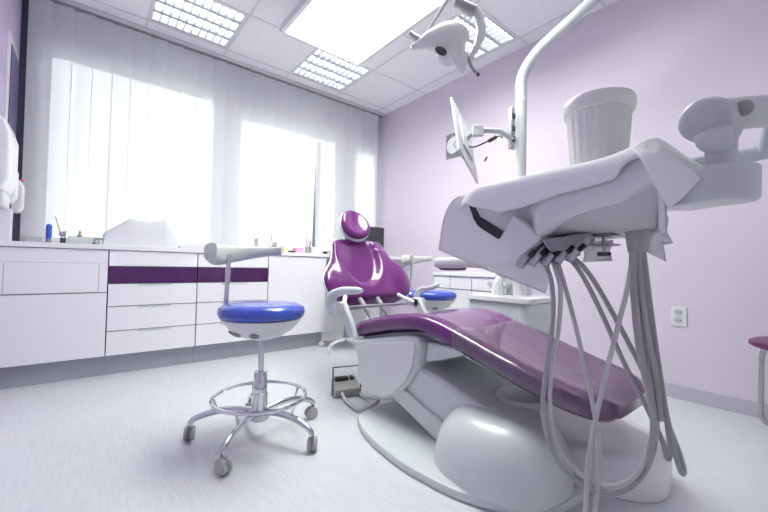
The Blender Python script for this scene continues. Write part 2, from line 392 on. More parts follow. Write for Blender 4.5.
# ------------------------------------------------------------------ stools
def stool(loc, label, rotz=0, base=True):
    t = thing('dental_stool', (0, 0, 0), label, 'stool', 'blue dental stools with pale half ring backrests')
    L = lambda n, mb, m, p=None, **k: mb.build(n, m, p or t, **k)
    zs = .588
    L('seat_cushion', MB().lathe([(0.001, zs-.040), (.17, zs-.040), (.187, zs-.034), (.193, zs-.015), (.188, zs+.006), (.165, zs+.020), (.1, zs+.026), (.001, zs+.026)], n=48), blue, smooth=60)
    sp = L('seat_shell', MB().lathe([(.001, zs-.140), (.04, zs-.140), (.09, zs-.125), (.14, zs-.092), (.178, zs-.048), (.179, zs-.041), (.001, zs-.041)], n=48), plast, smooth=60)
    for a in (-2.7, -2.25, -1.5):
        p = V((.125*math.cos(a), .125*math.sin(a), zs-.106)); L('adjuster', MB().ell(p, .022, .022, .009, 14, 8, rot('Y', -.5*math.cos(a)) @ rot('X', .5*math.sin(a))), greyp, sp)
    L('gas_column', MB().lathe([(.013, .30), (.013, zs-.13)], n=16), chrome)
    L('column_sleeve', MB().lathe([(.034, .10), (.034, .2), (.030, .205), (.030, .29), (.026, .30), (.012, .302)], n=24), chrome)
    L('hub', MB().lathe([(.03, .075), (.045, .085), (.045, .125), (.03, .135)], n=24), plast)
    # foot ring
    ring = [V((.205*math.cos(2*math.pi*k/48), .205*math.sin(2*math.pi*k/48), .185)) for k in range(48)]
    fr = L('foot_ring', MB().tube(ring, .0085, 10, closed=True), chrome)
    for k in range(5):
        a = math.radians(-108+72*k+10); dx, dy = math.cos(a), math.sin(a)
        P = crom([(dx*.03, dy*.03, .118), (dx*.12, dy*.12, .13), (dx*.21, dy*.21, .12), (dx*.28, dy*.28, .095), (dx*.30, dy*.30, .07)], 5)
        lg = L('leg', MB().tube(P, [.017-.006*i/(len(P)-1) for i in range(len(P))], 12), chrome)
        L('ring_bracket', MB().tube([(dx*.185, dy*.185, .133), (dx*.203, dy*.203, .18)], .006, 8), chrome, fr)
        # castor: two wheels and a hood
        c = V((dx*.30, dy*.30, 0)); ty = a+1.2+.9*k; fx, fy = math.cos(ty), math.sin(ty); ax = V((-fy, fx, 0)); ctr = c+V((fx*.012, fy*.012, .0305))
        cs = L('castor', MB().cyl(c+V((0, 0, .04)), c+V((0, 0, .075)), .006, 8).lathe([(.022, -.005), (.028, -.004), (.028, .004), (.022, .005)], ctr, 20, ax=ax), greyp)
        for sgn in (-1, 1):
            L('wheel', MB().lathe([(.018, .005), (.030, .007), (.030, .018), (.02, .021), (.008, .022)] if sgn > 0 else [(.018, -.005), (.030, -.007), (.030, -.018), (.02, -.021), (.008, -.022)], ctr, 24, ax=ax), mat_wheel, cs)
    # backrest: post and half-ring pad
    px = -.165
    L('backrest_post', MB().tube(crom([(0, 0, zs-.10), (px*.8, 0.0, zs-.085), (px-.004, 0, zs-.03), (px-.002, 0, zs+.12), (px, 0, zs+.25)], 6), [.011]*25, 12), chrome)
    rings = []; n = 22
    for i in range(n+1):
        f = i/n; a = math.radians(152-132*f); R = .225
        # pad curls round one side of the seat
        c = V((.225*math.cos(a)+.0, R*math.sin(a)-.0, zs+.245+.004*f))
        tg = V((-math.sin(a), math.cos(a), 0)); nr = V((math.cos(a), math.sin(a), 0))
        hh = lerp([(0, .026), (.06, .036), (.3, .052), (.5, .045), (.8, .028), (1, .02)], f); tt = lerp([(0, .02), (.08, .028), (.8, .022), (1, .010)], f)
        ring = []
        for j in range(16):
            x_, y_ = sup(2*math.pi*j/16, .7); dz = -max(0, .05-hh)*.95
            ring.append(c+nr*x_*tt+V((0, 0, y_*hh-dz)))
        rings.append(ring)
    M = Matrix.Rotation(math.radians(65), 4, 'Z')
    mb = MB().loft(rings); mb.v = [M @ v for v in mb.v]
    L('backrest', mb, beige, smooth=60)
    t.location = loc; t.rotation_euler.z = rotz
    return t
mat_wheel = mat('castor_grey', (176, 174, 172), .4)
stool((.635, 1.665, 0), 'blue round dental stool on five chrome legs, out on the open floor by the cabinets', math.radians(-39))
stool((2.11, 1.98, 0), 'blue round dental stool half hidden on the far side of the dental chair', math.radians(-39))
# tubular stool, right edge of the room
t = thing('waiting_stool', (2.66, .02, 0), 'round plum-coloured stool on bent grey tube legs by the lilac wall', 'stool')
cx, cy = 2.70, .085
MB().lathe([(.001, .425), (.17, .425), (.185, .435), (.185, .452), (.165, .463), (.001, .465)], (cx, cy, 0), 40).build('seat', plum, t, smooth=60)
legm = mat('grey_tube', (190, 190, 192), .3, metal=.7)
W15 = Matrix.Translation(V((cx, cy, 0))) @ Matrix.Rotation(math.radians(13), 4, 'Z') @ Matrix.Translation(V((-cx, -cy, 0)))
for sx in (-1, 1):
    P = crom([W15 @ V((cx+sx*a, cy+b_, z)) for a, b_, z in ((.05, .08, .415), (.10, .11, .40), (.12, .12, .35), (.122, .122, .2), (.122, .122, .05), (.122, .10, .015), (.122, .05, .0125), (.122, -.05, .0125), (.122, -.10, .015), (.122, -.122, .05), (.122, -.122, .2), (.12, -.12, .35), (.10, -.11, .4), (.05, -.08, .415))], 5)
    MB().tube(P, .0115, 12).build('leg', legm, t)
MB().tube([W15 @ V((cx-.12, cy, .0125)), W15 @ V((cx+.12, cy, .0125))], .008, 8).build('stretcher', legm, t)
MB().box((cx-.10, cy-.10, .416), (cx+.10, cy+.10, .424)).build('seat_plate', greyp, t)
# office chair under the desk
ox, oy = 1.94, 2.93
t = thing('office_chair', (ox, oy, 0), 'office chair with white star base pushed under the desk, behind the dental chair', 'chair')
for k in range(5):
    a = math.radians(72*k+200); dx, dy = math.cos(a), math.sin(a)
    MB().tube([(ox, oy, .09), (ox+dx*.15, oy+dy*.15, .085), (ox+dx*.25, oy+dy*.25, .065)], [.02, .016, .012], 10).build('leg', plast, t)
    c = V((ox+dx*.25, oy+dy*.25, 0))
    MB().lathe([(.02, -.02), (.025, -.015), (.025, .015), (.02, .02)], c+V((0, 0, .026)), 16, ax=(dy, -dx, 0)).cyl(c+V((0, 0, .04)), c+V((0, 0, .07)), .006, 8).build('castor', plast, t)
MB().lathe([(.03, .07), (.03, .12), (.022, .125), (.022, .38)], (ox, oy, 0), 20).build('gas_column', steel, t)
MB().ell((ox, oy, .42), .21, .21, .04, 28, 12, e=.6).build('seat', slate, t, smooth=60)
# ------------------------------------------------------------------ dental chair
cx = 1.46
ch = thing('dental_chair', (cx, 1.0, 0), 'purple upholstered dental chair with white base, reclined backrest and raised foot end', 'dental chair')
def cushion(name, stations, m, parent, half, thick, nx=17, off=0, yfun=None):
    "stations: (y, ztop, halfwidth); upholstered slab lofted along the seat"
    rings = []; N = 36
    for (y, z, hw, th) in stations:
        ring = []
        for j in range(N):
            cx_, sz_ = sup(2*math.pi*j/N, .42)
            dish = 0
            if sz_ > .5: dish = -.016*max(0, 1-(cx_/.78)**4)*min(1, hw/.2)
            ring.append(V((cx+cx_*(hw+off), y, z-th/2+sz_*(th/2+off)+dish)))
        rings.append(ring)
    return MB().loft(rings)
prof = [(1.79, .452), (1.72, .476), (1.62, .505), (1.52, .530), (1.42, .552), (1.32, .569), (1.24, .58), (1.16, .577), (1.08, .563), (1.0, .540), (.9, .509), (.8, .479), (.7, .451), (.6, .425), (.52, .406), (.46, .392), (.42, .382)]
hwt = [(.43, .14), (.44, .17), (.46, .205), (.49, .230), (.55, .247), (.8, .26), (1.2, .275), (1.5, .27), (1.70, .265), (1.75, .255), (1.785, .23)]
tht = [(.43, .035), (.445, .06), (.48, .078), (.6, .088), (1.2, .09), (1.5, .10), (1.72, .10), (1.765, .085), (1.785, .055)]
ysn = [.430, .433, .438, .445, .455, .47, .5, .55]+[.6+.05*k for k in range(22)]+[1.68, 1.71, 1.735, 1.755, 1.77, 1.78, 1.785]
sm = crom([(0, y, z) for y, z in sorted(prof)], 6); smt = [(p.y, p.z) for p in sm]
def sts(y0, y1, dz=0):
    return [(y, lerp(smt, y)-(lerp([(.43, .022), (.45, .01), (.49, 0)], y)), lerp(hwt, y), lerp(tht, y)) for y in ysn if y0 <= y <= y1]
cushion('seat', sts(0, 9), purple, ch, 0, 0).build('seat_cushion', purple, ch, smooth=60)
mb = cushion('film', sts(0, 1.03), filmm, ch, 0, 0, off=.006)
for v in mb.v[:36]: v.y -= .007
mb.f = mb.f[:-1]
f_ = mb.build('foot_cover', filmm, ch, smooth=60); f_['label'] = 'clear plastic cover over the foot end of the seat'
mb = MB().loft([[V((cx+sx*w, y, lerp(smt, y)-lerp(tht, y)-d)) for sx, d in ((-1, .0), (1, .0), (1, .022), (-1, .022))] for y, w in ((.62, .14), (.8, .17), (1.0, .19), (1.2, .22), (1.4, .235), (1.66, .235))])
mb.build('seat_pan', greyp, ch, smooth=40)
# seat carriage: white side covers under the seat
side = [(1.735, .375), (1.745, .345), (1.70, .33), (1.675, .28), (1.665, .16), (1.63, .125), (1.53, .105), (1.44, .115), (1.35, .155), (1.25, .25), (1.20, .33), (1.185, .40), (1.185, .455), (1.21, .472), (1.3, .463), (1.5, .418), (1.65, .385)]
def side_prof(x0, x1, pts):
    return MB().loft([[V((x0, y, z)) for y, z in pts], [V((x1, y, z)) for y, z in pts]])
side_prof(1.185, 1.735, [(y, z) for y, z in side]).build('seat_carriage', plast2, ch, bevel=.02, smooth=40)
side_prof(1.176, 1.1845, [(1.69, .345), (1.66, .29), (1.65, .17), (1.61, .14), (1.53, .12), (1.44, .13), (1.36, .17), (1.27, .25), (1.225, .33), (1.21, .40), (1.21, .445), (1.3, .435), (1.5, .395)]).build('carriage_side_panel', plast, ch, bevel=.003)
side_prof(1.225, 1.70, [(1.18, .45), (.98, .455), (.96, .43), (1.1, .38), (1.19, .355)]).build('front_cover', plast2, ch, bevel=.012)
# lifting arm
rings = []
for y, zb, zt in ((1.50, .175, .36), (1.30, .145, .345), (1.1, .075, .305), (.95, .035, .27), (.80, .035, .235)):
    rings.append([V((cx-.245, y, zb)), V((cx+.10, y, zb)), V((cx+.10, y, zt)), V((cx-.245, y, zt))])
MB().loft(rings).build('lifting_arm', plast2, ch, bevel=.02, smooth=50)
rings = []
for y, zb, zt in ((1.42, .15, .225), (1.30, .115, .205), (1.1, .045, .14), (.98, .033, .10)):
    rings.append([V((cx-.262, y, zb)), V((cx-.2, y, zb)), V((cx-.2, y, zt)), V((cx-.262, y, zt))])
MB().loft(rings).build('lower_link', plast2, ch, bevel=.006)
# base plate
pl = crom([(1.075, 1.50, 0), (1.01, 1.34, 0), (.975, 1.1, 0), (.985, .92, 0), (1.02, .77, 0), (1.12, .6, 0), (1.35, .54, 0), (1.6, .6, 0), (1.72, .8, 0), (1.74, 1.1, 0), (1.69, 1.4, 0), (1.55, 1.56, 0), (1.3, 1.58, 0), (1.15, 1.56, 0)], 8, True)
def inset(P, d, z):
    c = sum(P, V((0, 0, 0)))/len(P); return [V((p.x+(c.x-p.x)*d, p.y+(c.y-p.y)*d, z)) for p in P]
MB().loft([inset(pl, .012, 0), inset(pl, 0, .006), inset(pl, .0, .022), inset(pl, .012, .03), inset(pl, .05, .034), inset(pl, .5, .036)]).build('base_plate', plast2, ch, smooth=40)
# tall rounded base cover
def blob(c, rx, ry, h, e=.8, n=48, ev=.62, z0=.0, tilt=0):
    rings = []
    for i in range(15):
        t_ = math.pi/2*i/14; r = max(math.cos(t_)**ev, .004); z = z0+h*math.sin(t_)**(1.0)
        ring = []
        for j in range(n):
            a, b_ = sup(2*math.pi*j/n, e); ring.append(V((c[0]+a*rx*r+tilt*z, c[1]+b_*ry*r, z)))
        rings.append(ring)
    return MB().loft(rings)
blob((1.245, .805), .222, .25, .215, .86, ev=.48, z0=.034, tilt=.08).build('base_cover', plast2, ch, smooth=60)
# base extension towards the foot end
rings = []
for z, d in ((0, .012), (.004, 0), (.12, 0), (.15, .012), (.165, .03), (.172, .07), (.176, .15)):
    ring = []
    for j in range(56):
        a, b_ = sup(2*math.pi*j/56, .78); ring.append(V((1.63+a*(.205-d), .70+b_*(.335-d), z+(.0 if z < .1 else -.02*(b_ < 0)*abs(b_)+.03*(a+.0)*.5))))
    rings.append(ring)
MB().loft(rings).build('base_extension', plast, ch, smooth=60)
MB().lathe([(.10, .0), (.105, .01), (.105, .03), (.09, .038), (.02, .04)], (1.44, .83, .235), 36).build('hinge_cap', plast2, ch, smooth=50)
# backrest: pad with wings, shell behind
zl, yb0 = .50, 1.885
bdir = V((0, .46, .90)).normalized(); bn = V((0, -bdir.z, bdir.y))   # up the back; out of the pad
B0 = V((cx, 1.955, .532))
bw = [(0, .17), (.03, .26), (.07, .315), (.12, .343), (.17, .345), (.22, .325), (.27, .285), (.32, .245), (.37, .222), (.42, .208), (.46, .198), (.485, .18), (.50, .13)]
bws = crom([(0, a, b_) for a, b_ in bw], 4); bwt = [(p.y, p.z) for p in bws]
def ss(a, b, x): t_ = max(0, min(1, (x-a)/(b-a))); return t_*t_*(3-2*t_)
def back_surface(front=True, grow=0, thick=.06, nv=40, nu=40):
    rows = []
    for i in range(nv+1):
        v = .001+(.498)*i/nv; w = lerp(bwt, v)+grow; row = []
        for j in range(nu+1):
            u = -math.cos(math.pi*j/nu); x_ = u*w*1.03+.05
            edge = max(0, 1-abs(u)**2.6)**.5*min(1, ss(-.03, .05, v))*min(1, ss(-.03, .05, .5-v))
            rr = ((x_/.165)**2+((v-.36)/.235)**2)**.5
            hump = .058*ss(.86, 1.10, rr)*(.9 if v < .4 else .6) - .006
            wing = .04*ss(.2, .34, abs(x_))
            if front: d = (thick*.5+hump)*edge + wing
            else: d = -(thick*.5)*edge + wing*.9
            p = B0+bdir*v*1.0+bn*d; row.append(V((cx+x_, p.y, p.z)))
        rows.append(row)
    return rows
def closed_pad(grow=0, thick=.06, shift=0):
    f = back_surface(True, grow, thick); b = back_surface(False, grow, thick)
    rings = [fr_+list(reversed(br))[1:-1] for fr_, br in zip(f, b)]
    mb = MB().loft(rings); mb.v = [v+bn*shift for v in mb.v]; return mb
closed_pad().build('backrest_cushion', purple, ch, smooth=70)
bs = back_surface(False, .008, .085)
MB().grid([[p-bn*.002 for p in r] for r in bs]).build('backrest_shell', plast2, ch, smooth=70, solid=.012)
# headrest
hc = V((cx+.018, 2.165, 1.090)); HM = rot('X', -.55) @ rot('Y', .25)
def head(s, front, dz=0):
    rows = []
    for i in range(25):
        t_ = -math.pi/2+math.pi*i/24; ring = []
        for j in range(32):
            a = 2*math.pi*j/32; r = max(math.cos(t_), .01)**.75
            x_, z_ = r*math.cos(a), r*math.sin(a); y_ = math.sin(t_)
            w = .114*(1-.2*z_); hgt = .124
            p = V((x_*w*s, y_*front, z_*hgt*s))
            if y_ < 0: p.y += .030*max(0, 1-(x_**2+z_**2)*1.6)
            p.y -= .028*x_*x_
            ring.append(hc+HM @ (p+V((0, dz, 0))))
        rows.append(ring)
    return MB().loft(rows)
head(1, .045).build('headrest_cushion', purple, ch, smooth=70)
head(1.06, .022, .026).build('headrest_shell', plast, ch, smooth=70)
MB().box((cx-.03, 2.205, .98), (cx+.03, 2.217, 1.12)).build('headrest_slider', chrome, ch)
# backrest hinge, armrests
def armrest(sx):
    X = cx+sx*.335
    P = crom([(X, 1.80, .50), (X+sx*.015, 1.845, .56), (X+sx*.015, 1.83, .615), (X, 1.77, .645), (X-sx*.01, 1.69, .655), (X-sx*.03, 1.60, .66+.02*(sx > 0))], 6)
    rr = [(.72 if sx > 0 else 1)*lerp([(0, .032), (.3, .034), (.5, .026), (.9, .021), (1, .012)], i/(len(P)-1)) for i in range(len(P))]
    a = MB().tube(P, rr, 16).build('armrest', plast2, ch, smooth=60)
    MB().cyl((X-sx*.05, 1.80, .545), (X+sx*.028, 1.80, .545), .038, 24).build('armrest_pivot', plast, a, bevel=.006)
    rings = [[V((X-sx*.05, y0, z)), V((X-sx*.015, y0, z)), V((X-sx*.015, y1, z)), V((X-sx*.05, y1, z))] for y0, y1, z in ((1.65, 1.71, .40), (1.68, 1.75, .46), (1.74, 1.81, .54), (1.77, 1.84, .58))]
    MB().loft(rings).build('hinge_bracket', plast2, ch, bevel=.006)
    MB().tube([(X-sx*.055, 1.80, .55), (X-sx*.08, 1.85, .57), (X-sx*.12, 1.90, .60)], .014, 10).build('back_strut', plast, ch)
armrest(-1); armrest(1)
MB().cyl((cx-.29, 1.81, .545), (cx+.29, 1.81, .545), .010, 16).build('hinge_rod', steel, ch)
for sx in (-.09, .05): MB().tube([(cx+sx, 1.74, .40), (cx+sx, 1.80, .48), (cx+sx, 1.92, .58)], .016, 10).build('back_lever', greyp, ch)
MB().box((cx-.18, 1.62, .33), (cx+.18, 1.76, .37)).build('rear_frame', slate, ch, bevel=.004)
# ------------------------------------------------------------------ foot control
t = thing('foot_pedal', (1.25, 1.87, 0), 'small grey foot pedal with wire carrying loop on the floor beside the chair base', 'foot pedal')
d1 = (V((1.317, 1.811, 0))-V((1.163, 1.861, 0))).normalized(); d2 = V((-d1.y, d1.x, 0)); O = V((1.163, 1.861, 0))
def fp(a, b, z): return O+d1*a+d2*b+V((0, 0, z))
def obox(mb, a0, a1, b0, b1, z0, z1, z2=None):
    z2 = z2 or z1
    return mb.add([fp(a0,b0,z0), fp(a1,b0,z0), fp(a1,b1,z0), fp(a0,b1,z0), fp(a0,b0,z1), fp(a1,b0,z1), fp(a1,b1,z2), fp(a0,b1,z2)], [(3,2,1,0),(4,5,6,7),(0,1,5,4),(1,2,6,5),(2,3,7,6),(3,0,4,7)])
obox(MB(), .0, .16, .0, .11, .004, .05, .085).build('body', mat('pedal_metal', (168, 166, 164), .4, metal=.4), t, bevel=.004)
obox(MB(), .02, .105, .075, .115, .08, .098).build('rocker', black, t, bevel=.006)
obox(MB(), .115, .14, .075, .115, .08, .098).build('button', black, t, bevel=.006)
MB().tube([fp(-.008, .03, .008), fp(-.008, .03, .178), fp(.168, .03, .178), fp(.168, .03, .008)], .005, 8).build('wire_loop', slate, t)
cb = [on(343, 394, 2, .03), on(349, 399, 2, .014), on(357, 404, 2, .012), on(366, 409, 2, .012), on(374, 411, 2, .03), on(379, 408, 2, .05), on(380, 401, 2, .05), on(376, 395, 2, .05), on(370, 390, 2, .05), on(364, 389, 2, .05)]
cb = [(1.205, 1.855, .03), (1.19, 1.80, .015), (1.17, 1.71, .012), (1.165, 1.62, .014), (1.19, 1.575, .035), (1.235, 1.56, .05), (1.28, 1.6, .05), (1.30, 1.68, .03), (1.30, 1.76, .015), (1.32, 1.84, .02)]
MB().tube(crom(cb, 6), .0105, 10).build('cable', hosel, t)
# ------------------------------------------------------------------ dental unit (box, pole, side console)
un = thing('dental_unit', (2.17, 1.27, 0), 'white floor-standing dental unit box with pole on the far side of the chair', 'dental unit')
def rbox(x0, y0, x1, y1, z0, z1, r, n=8, chamf=.01):
    pts = []
    for cx_, cy_, a0 in ((x1-r, y1-r, 0), (x0+r, y1-r, 90), (x0+r, y0+r, 180), (x1-r, y0+r, 270)):
        for k in range(n+1):
            a = math.radians(a0+90*k/n); pts.append(V((cx_+r*math.cos(a), cy_+r*math.sin(a), 0)))
    P = pts; s_ = lambda d, z: [V((p.x+(-d if p.x > (x0+x1)/2 else d), p.y+(-d if p.y > (y0+y1)/2 else d), z)) for p in P]
    return MB().loft([s_(0, z0), s_(0, z1-chamf), s_(chamf*.3, z1-chamf*.3), s_(chamf, z1)])
rbox(2.0, 1.12, 2.34, 1.56, .0, .585, .05).build('cabinet_body', unitm, un, smooth=40)
rbox(1.99, 1.11, 2.35, 1.57, .587, .62, .055).build('cabinet_lid', plast, un, smooth=40)
MB().lathe([(.012, 0), (.012, .01), (.008, .014)], (1.999, 1.19, .50), 20, ax=(-1, 0, 0)).build('socket_cap', plast, un)
px_, py_ = 2.16, 1.262
pole = crom([(px_, py_, .62), (px_, py_, 1.2), (px_, py_, 1.7), (px_, py_, 2.0), (px_, py_-.02, 2.10), (px_, py_-.08, 2.17), (px_, py_-.16, 2.225), (px_, py_-.3, 2.30), (px_, py_-.5, 2.40)], 6)
pole = [(px_, py_, .62)]+[(px_, py_, 1.9)]+list(crom([(px_, py_, 1.9), (px_, py_, 2.03), (px_, py_-.045, 2.115), (px_, py_-.14, 2.19), (px_, py_-.30, 2.26), (px_, py_-.62, 2.40)], 7))[1:]
MB().tube(pole, .034, 20).build('pole', unitm, un, smooth=60)
MB().lathe([(.038, 0), (.038, .30)], (px_, py_, .62), 24).build('pole_sleeve', plast, un)
MB().lathe([(.0355, 0), (.0355, .035)], (px_, py_, 1.88), 24).build('pole_collar', plast, un)
MB().tube(crom([(px_, py_-.60, 2.39), (px_-.15, py_-.7, 2.43), (px_-.5, py_-.6, 2.42), (px_-.66, py_-.42, 2.38), (1.40, .95, 2.25)], 6), .026, 14).build('lamp_arm', lampm, un)
# side console (assistant side)
c = at(451, 263, 2.22)
MB().ell(c, .105, .06, .035, 32, 14, rot('Z', -YAW), .55).build('assistant_console', plast, un, smooth=60)
MB().ell(c+V((.015, 0, -.034)), .085, .05, .012, 28, 10, rot('Z', -YAW), .6).build('console_underside', slate, un, smooth=60)
MB().tube(crom([c+V((.04, -.03, 0)), c+V((.15, -.15, -.01)), (px_, py_, .83)], 6), .02, 10).build('console_arm', unitm, un)
# spittoon bowl with cup filler on the box
s1 = V((2.17, 1.43, .62))
MB().lathe([(.04, 0), (.05, .02), (.085, .045), (.10, .075), (.097, .077), (.08, .05), (.03, .02)], s1+V((.02, -.02, 0)), 32).build('spittoon_bowl', boxclear, un, smooth=60)
MB().loft([[V((2.1+a*w, 1.38+b*w*.8, z)) for a, b in [sup(2*math.pi*j/16, .8) for j in range(16)]] for w, z in ((.045, .62), (.043, .66), (.035, .70), (.022, .73), (.006, .742))]).build('cup_filler_cover', plast, un, smooth=60)
MB().box((2.16, 1.24, .621), (2.28, 1.36, .73)).build('glove_tray', boxclear, un, bevel=.006)
# ------------------------------------------------------------------ monitor on the pole
A = at(451, 97, 2.0)
def cvec(a, b, c): return cr*a-cu*b+cf*c      # right, down, away
s_ = 2.0/F
AB = at(459, 150, 1.8)-A; AD = at(469, 133, 2.22)-A
nn = AB.cross(AD).normalized()
t = thing('arm_monitor', A+AB*.5+AD*.5, 'thin white screen tilted edge-on, held by an arm from the unit pole', 'monitor')
P = [A, A+AB, A+AB+AD, A+AD]
mb = MB().loft([[p-nn*.006 for p in P], [p+nn*.006 for p in P]]); mb.build('screen_housing', plast, t, bevel=.003)
c0 = A+AB*.5+AD*.5
Pi = [c0+(p-c0)*.5 for p in P]
MB().loft([[p+nn*.0065 for p in Pi], [p+nn*.016 for p in Pi]]).build('rear_cover', plast, t, bevel=.004)
pv = V((px_, py_, 1.66)) ; q1 = at(474, 130, 1.98); q2 = at(500, 131, 2.2)
MB().tube([c0+nn*.006, q1, q2, V((px_-.0, py_+.03, q2.z))], [.014, .016, .016, .016], 12).build('support_arm', unitm, t)
MB().box((-.03, -.016, -.03), (.03, .016, .03), xf(rot('Z', -YAW), at(478, 131, 1.97))).build('arm_joint', plast, t, bevel=.005)
MB().tube(crom([at(466, 146, 1.97), at(474, 147, 2.0), at(484, 143, 2.02), at(490, 140, 2.04)], 6), .004, 8).build('video_cable', black, t)
MB().tube([at(489, 141, 2.04), at(496, 137, 2.05)], .011, 10).build('cable_plug', black, t)
MB().tube(crom([at(496, 137, 2.05), at(500, 136, 2.08), at(503, 138, 2.1)], 4), .004, 8).build('cable_tail', black, t)
t = thing('instrument_holder', V((px_, py_+.05, 1.8)), 'narrow steel holder strip mounted on the side of the unit pole', 'holder')
a_, b_ = at(512, 108, 2.34), at(512, 150, 2.34)
MB().box((a_.x-.022, a_.y-.012, b_.z), (a_.x+.022, a_.y+.012, a_.z)).build('plate', steel, t, bevel=.003)
for f in (.25, .5, .8): MB().box((a_.x-.016, a_.y-.018, b_.z+(a_.z-b_.z)*f-.02), (a_.x+.016, a_.y-.01, b_.z+(a_.z-b_.z)*f+.015)).build('clip', slate, t, bevel=.002)
t = thing('air_syringe', at(485, 155, 2.05), 'thin steel instrument hanging on wires below the screen arm', 'dental instrument')
MB().tube([at(499, 136, 2.07), at(486, 158, 2.05)], .0025, 6).build('wire', steel, t)
MB().tube([at(487, 157, 2.05), at(484.5, 161, 2.05)], .006, 8).build('tip', slate, t)
MB().tube([at(504, 138, 2.09), at(497, 148, 2.07)], .0025, 6).build('wire', steel, t)
# wall clock
y0, y1, z0, z1 = 2.335, 2.545, 1.935, 2.185
t = thing('wall_clock', (XR-.012, (y0+y1)/2, (z0+z1)/2), 'square silver wall clock with white dial high on the lilac wall', 'clock')
cy_, cz_ = (y0+y1)/2, (z0+z1)/2
MB().box((XR-.02, y0, z0), (XR-.001, y1, z1)).build('case', steel, t, bevel=.004)
MB().lathe([(.095, 0), (.095, .004)], (XR-.0205, cy_, cz_), 36, ax=(-1, 0, 0)).build('dial', paperm, t)
rg = [V((XR-.026, cy_+.096*math.cos(2*math.pi*k/36), cz_+.096*math.sin(2*math.pi*k/36))) for k in range(36)]
MB().tube(rg, .006, 8, closed=True).build('bezel', steel, t)
for a, l in ((2.4, .055), (.9, .075)): MB().box((-.001, -.003, 0), (.001, .003, l), xf(rot('X', a), (XR-.028, cy_, cz_))).build('hand', slate, t)
# socket
t = thing('wall_socket', (XR-.005, .60, .51), 'white double power socket low on the lilac wall', 'socket')
MB().box((XR-.01, .562, .455), (XR-.0005, .642, .577)).build('face_plate', white, t, bevel=.003)
for z in (.49, .542):
    MB().lathe([(.021, 0), (.021, .003), (.018, .003), (.018, .0005), (.001, .0005)], (XR-.0105, .602, z), 28, ax=(-1, 0, 0)).build('socket_ring', unitm, t)
    for s2 in (-.009, .009): MB().cyl((XR-.0106, .602+s2, z), (XR-.0125, .602+s2, z), .0035, 10).build('socket_hole', dark, t)
# ------------------------------------------------------------------ dental lamp head
lo = at(445, 36, 1.7)
t = thing('dental_lamp', lo, 'white operating lamp head on a curved arm below the lit ceiling panel', 'dental lamp')
d = 1.7; k = d/F
Mv = Matrix((cr, -cf, cu)).transposed()
def lp(x, y, dd=0): return at(x, y, d+dd)
# main body: swept ellipse from nose (left) to rear (right), then the lower lobe
P = [lp(411, 47), lp(418, 45), lp(430, 40), lp(442, 37), lp(452, 36), lp(460, 38, .01), lp(465, 43, .02)]
rr = [.010, .020, .040, .056, .060, .050, .028]
PP = crom(P, 5); R2 = crom([(r, 0, 0) for r in rr], 5)
MB().tube(PP, [r.x for r in R2], 20).build('lamp_housing', lampm, t, smooth=70)
MB().tube(crom([lp(458, 42), lp(453, 50, .01), lp(447, 57, .02), lp(444, 63, .02)], 5), [.04, .044, .047, .05, .052, .054, .055, .056, .056, .055, .053, .049, .044, .036, .024, .010], 20).build('reflector_shell', lampm, t, smooth=70)
MB().ell(lp(441, 51, -.035), .03, .012, .018, 18, 10, Mv @ rot('Y', .5)).build('lens', slate, t, smooth=60)
MB().tube(crom([lp(473, 8), lp(479, 18), lp(481, 32), lp(477, 46), lp(470, 58)], 6), [.024]*8+[.022]*8+[.016]*5+[.012]*4, 14).build('yoke', lampm, t, smooth=60)
MB().tube([lp(455, 3, -.02), lp(474, 12, -.02)], .028, 16).build('yoke_joint', greyp, t, bevel=.004)
MB().tube([lp(449, -3), lp(438, 15), lp(427, 34)], .008, 10).build('handle_rod', greyp, t)
MB().tube(crom([lp(410, 33), lp(415, 37), lp(423, 41)], 5), [.012]*4+[.014]*4+[.008]*3, 12).build('handle_clip', steel, t)
hp = crom([lp(460, 52), lp(461, 62), lp(463, 73)], 6)
MB().tube(hp, [.02, .026, .030, .032, .032, .030, .028, .026, .023, .020, .016, .012, .006], 14).build('grip', plast, t, smooth=60)
MB().tube(crom([lp(468, 57), lp(471, 66), lp(476, 73)], 4), .007, 8).build('switch_lever', greyp, t)
MB().ell(lp(478, 74.5), .010, .008, .010, 12, 8).build('lever_knob', slate, t)
# ------------------------------------------------------------------ delivery tray (instrument table on its arm)
tr = thing('instrument_table', (.95, .35, .85), 'white rounded instrument table with hanging hoses, held by a jointed arm over the foot end', 'instrument table')
# side view of the body along the room's length: y, top z, seam z, pan z
prof = [(.545, 1.003, .905, .93), (.535, 1.012, .895, .90), (.50, 1.018, .885, .885), (.46, 1.02, .875, .874), (.42, 1.02, .873, .872), (.372, 1.022, .905, .878), (.317, 1.024, .924, .882), (.27, 1.028, .932, .884), (.24, 1.034, .940, .885), (.215, 1.036, .953, .889), (.2, 1.034, .962, .893), (.194, 1.02, .968, .91)]
def shear(mb):
    mb.v = [V((v.x, v.y+.23*(v.x-.8), v.z)) for v in mb.v]; return mb
def body_ring(y, zt, zs, x0=.80, x1=1.17, zb=None):
    pts = []
    pts += [(x0+.014, zs-.002), (x0+.002, zs+.012), (x0, zs+.025), (x0, zt-.045), (x0+.006, zt-.022), (x0+.022, zt-.006), (x0+.05, zt)]
    pts += [(x1-.05, zt), (x1-.02, zt-.008), (x1, zt-.03), (x1, zs+.02), (x1-.012, zs)]
    return [V((x, y, z)) for x, z in pts]
def bulge(y): return .80+.05*ss(.42, .47, y)
pc = crom([(p[0], p[1], p[2]) for p in prof], 5); pc2 = crom([(p[0], p[3], 0) for p in prof], 5)
rings = [body_ring(p.x, p.y, min(p.z, p.y-.075), bulge(p.x)) for p in pc]
shear(MB().loft(rings)).build('upper_shell', plast, tr, smooth=50)
rings = []
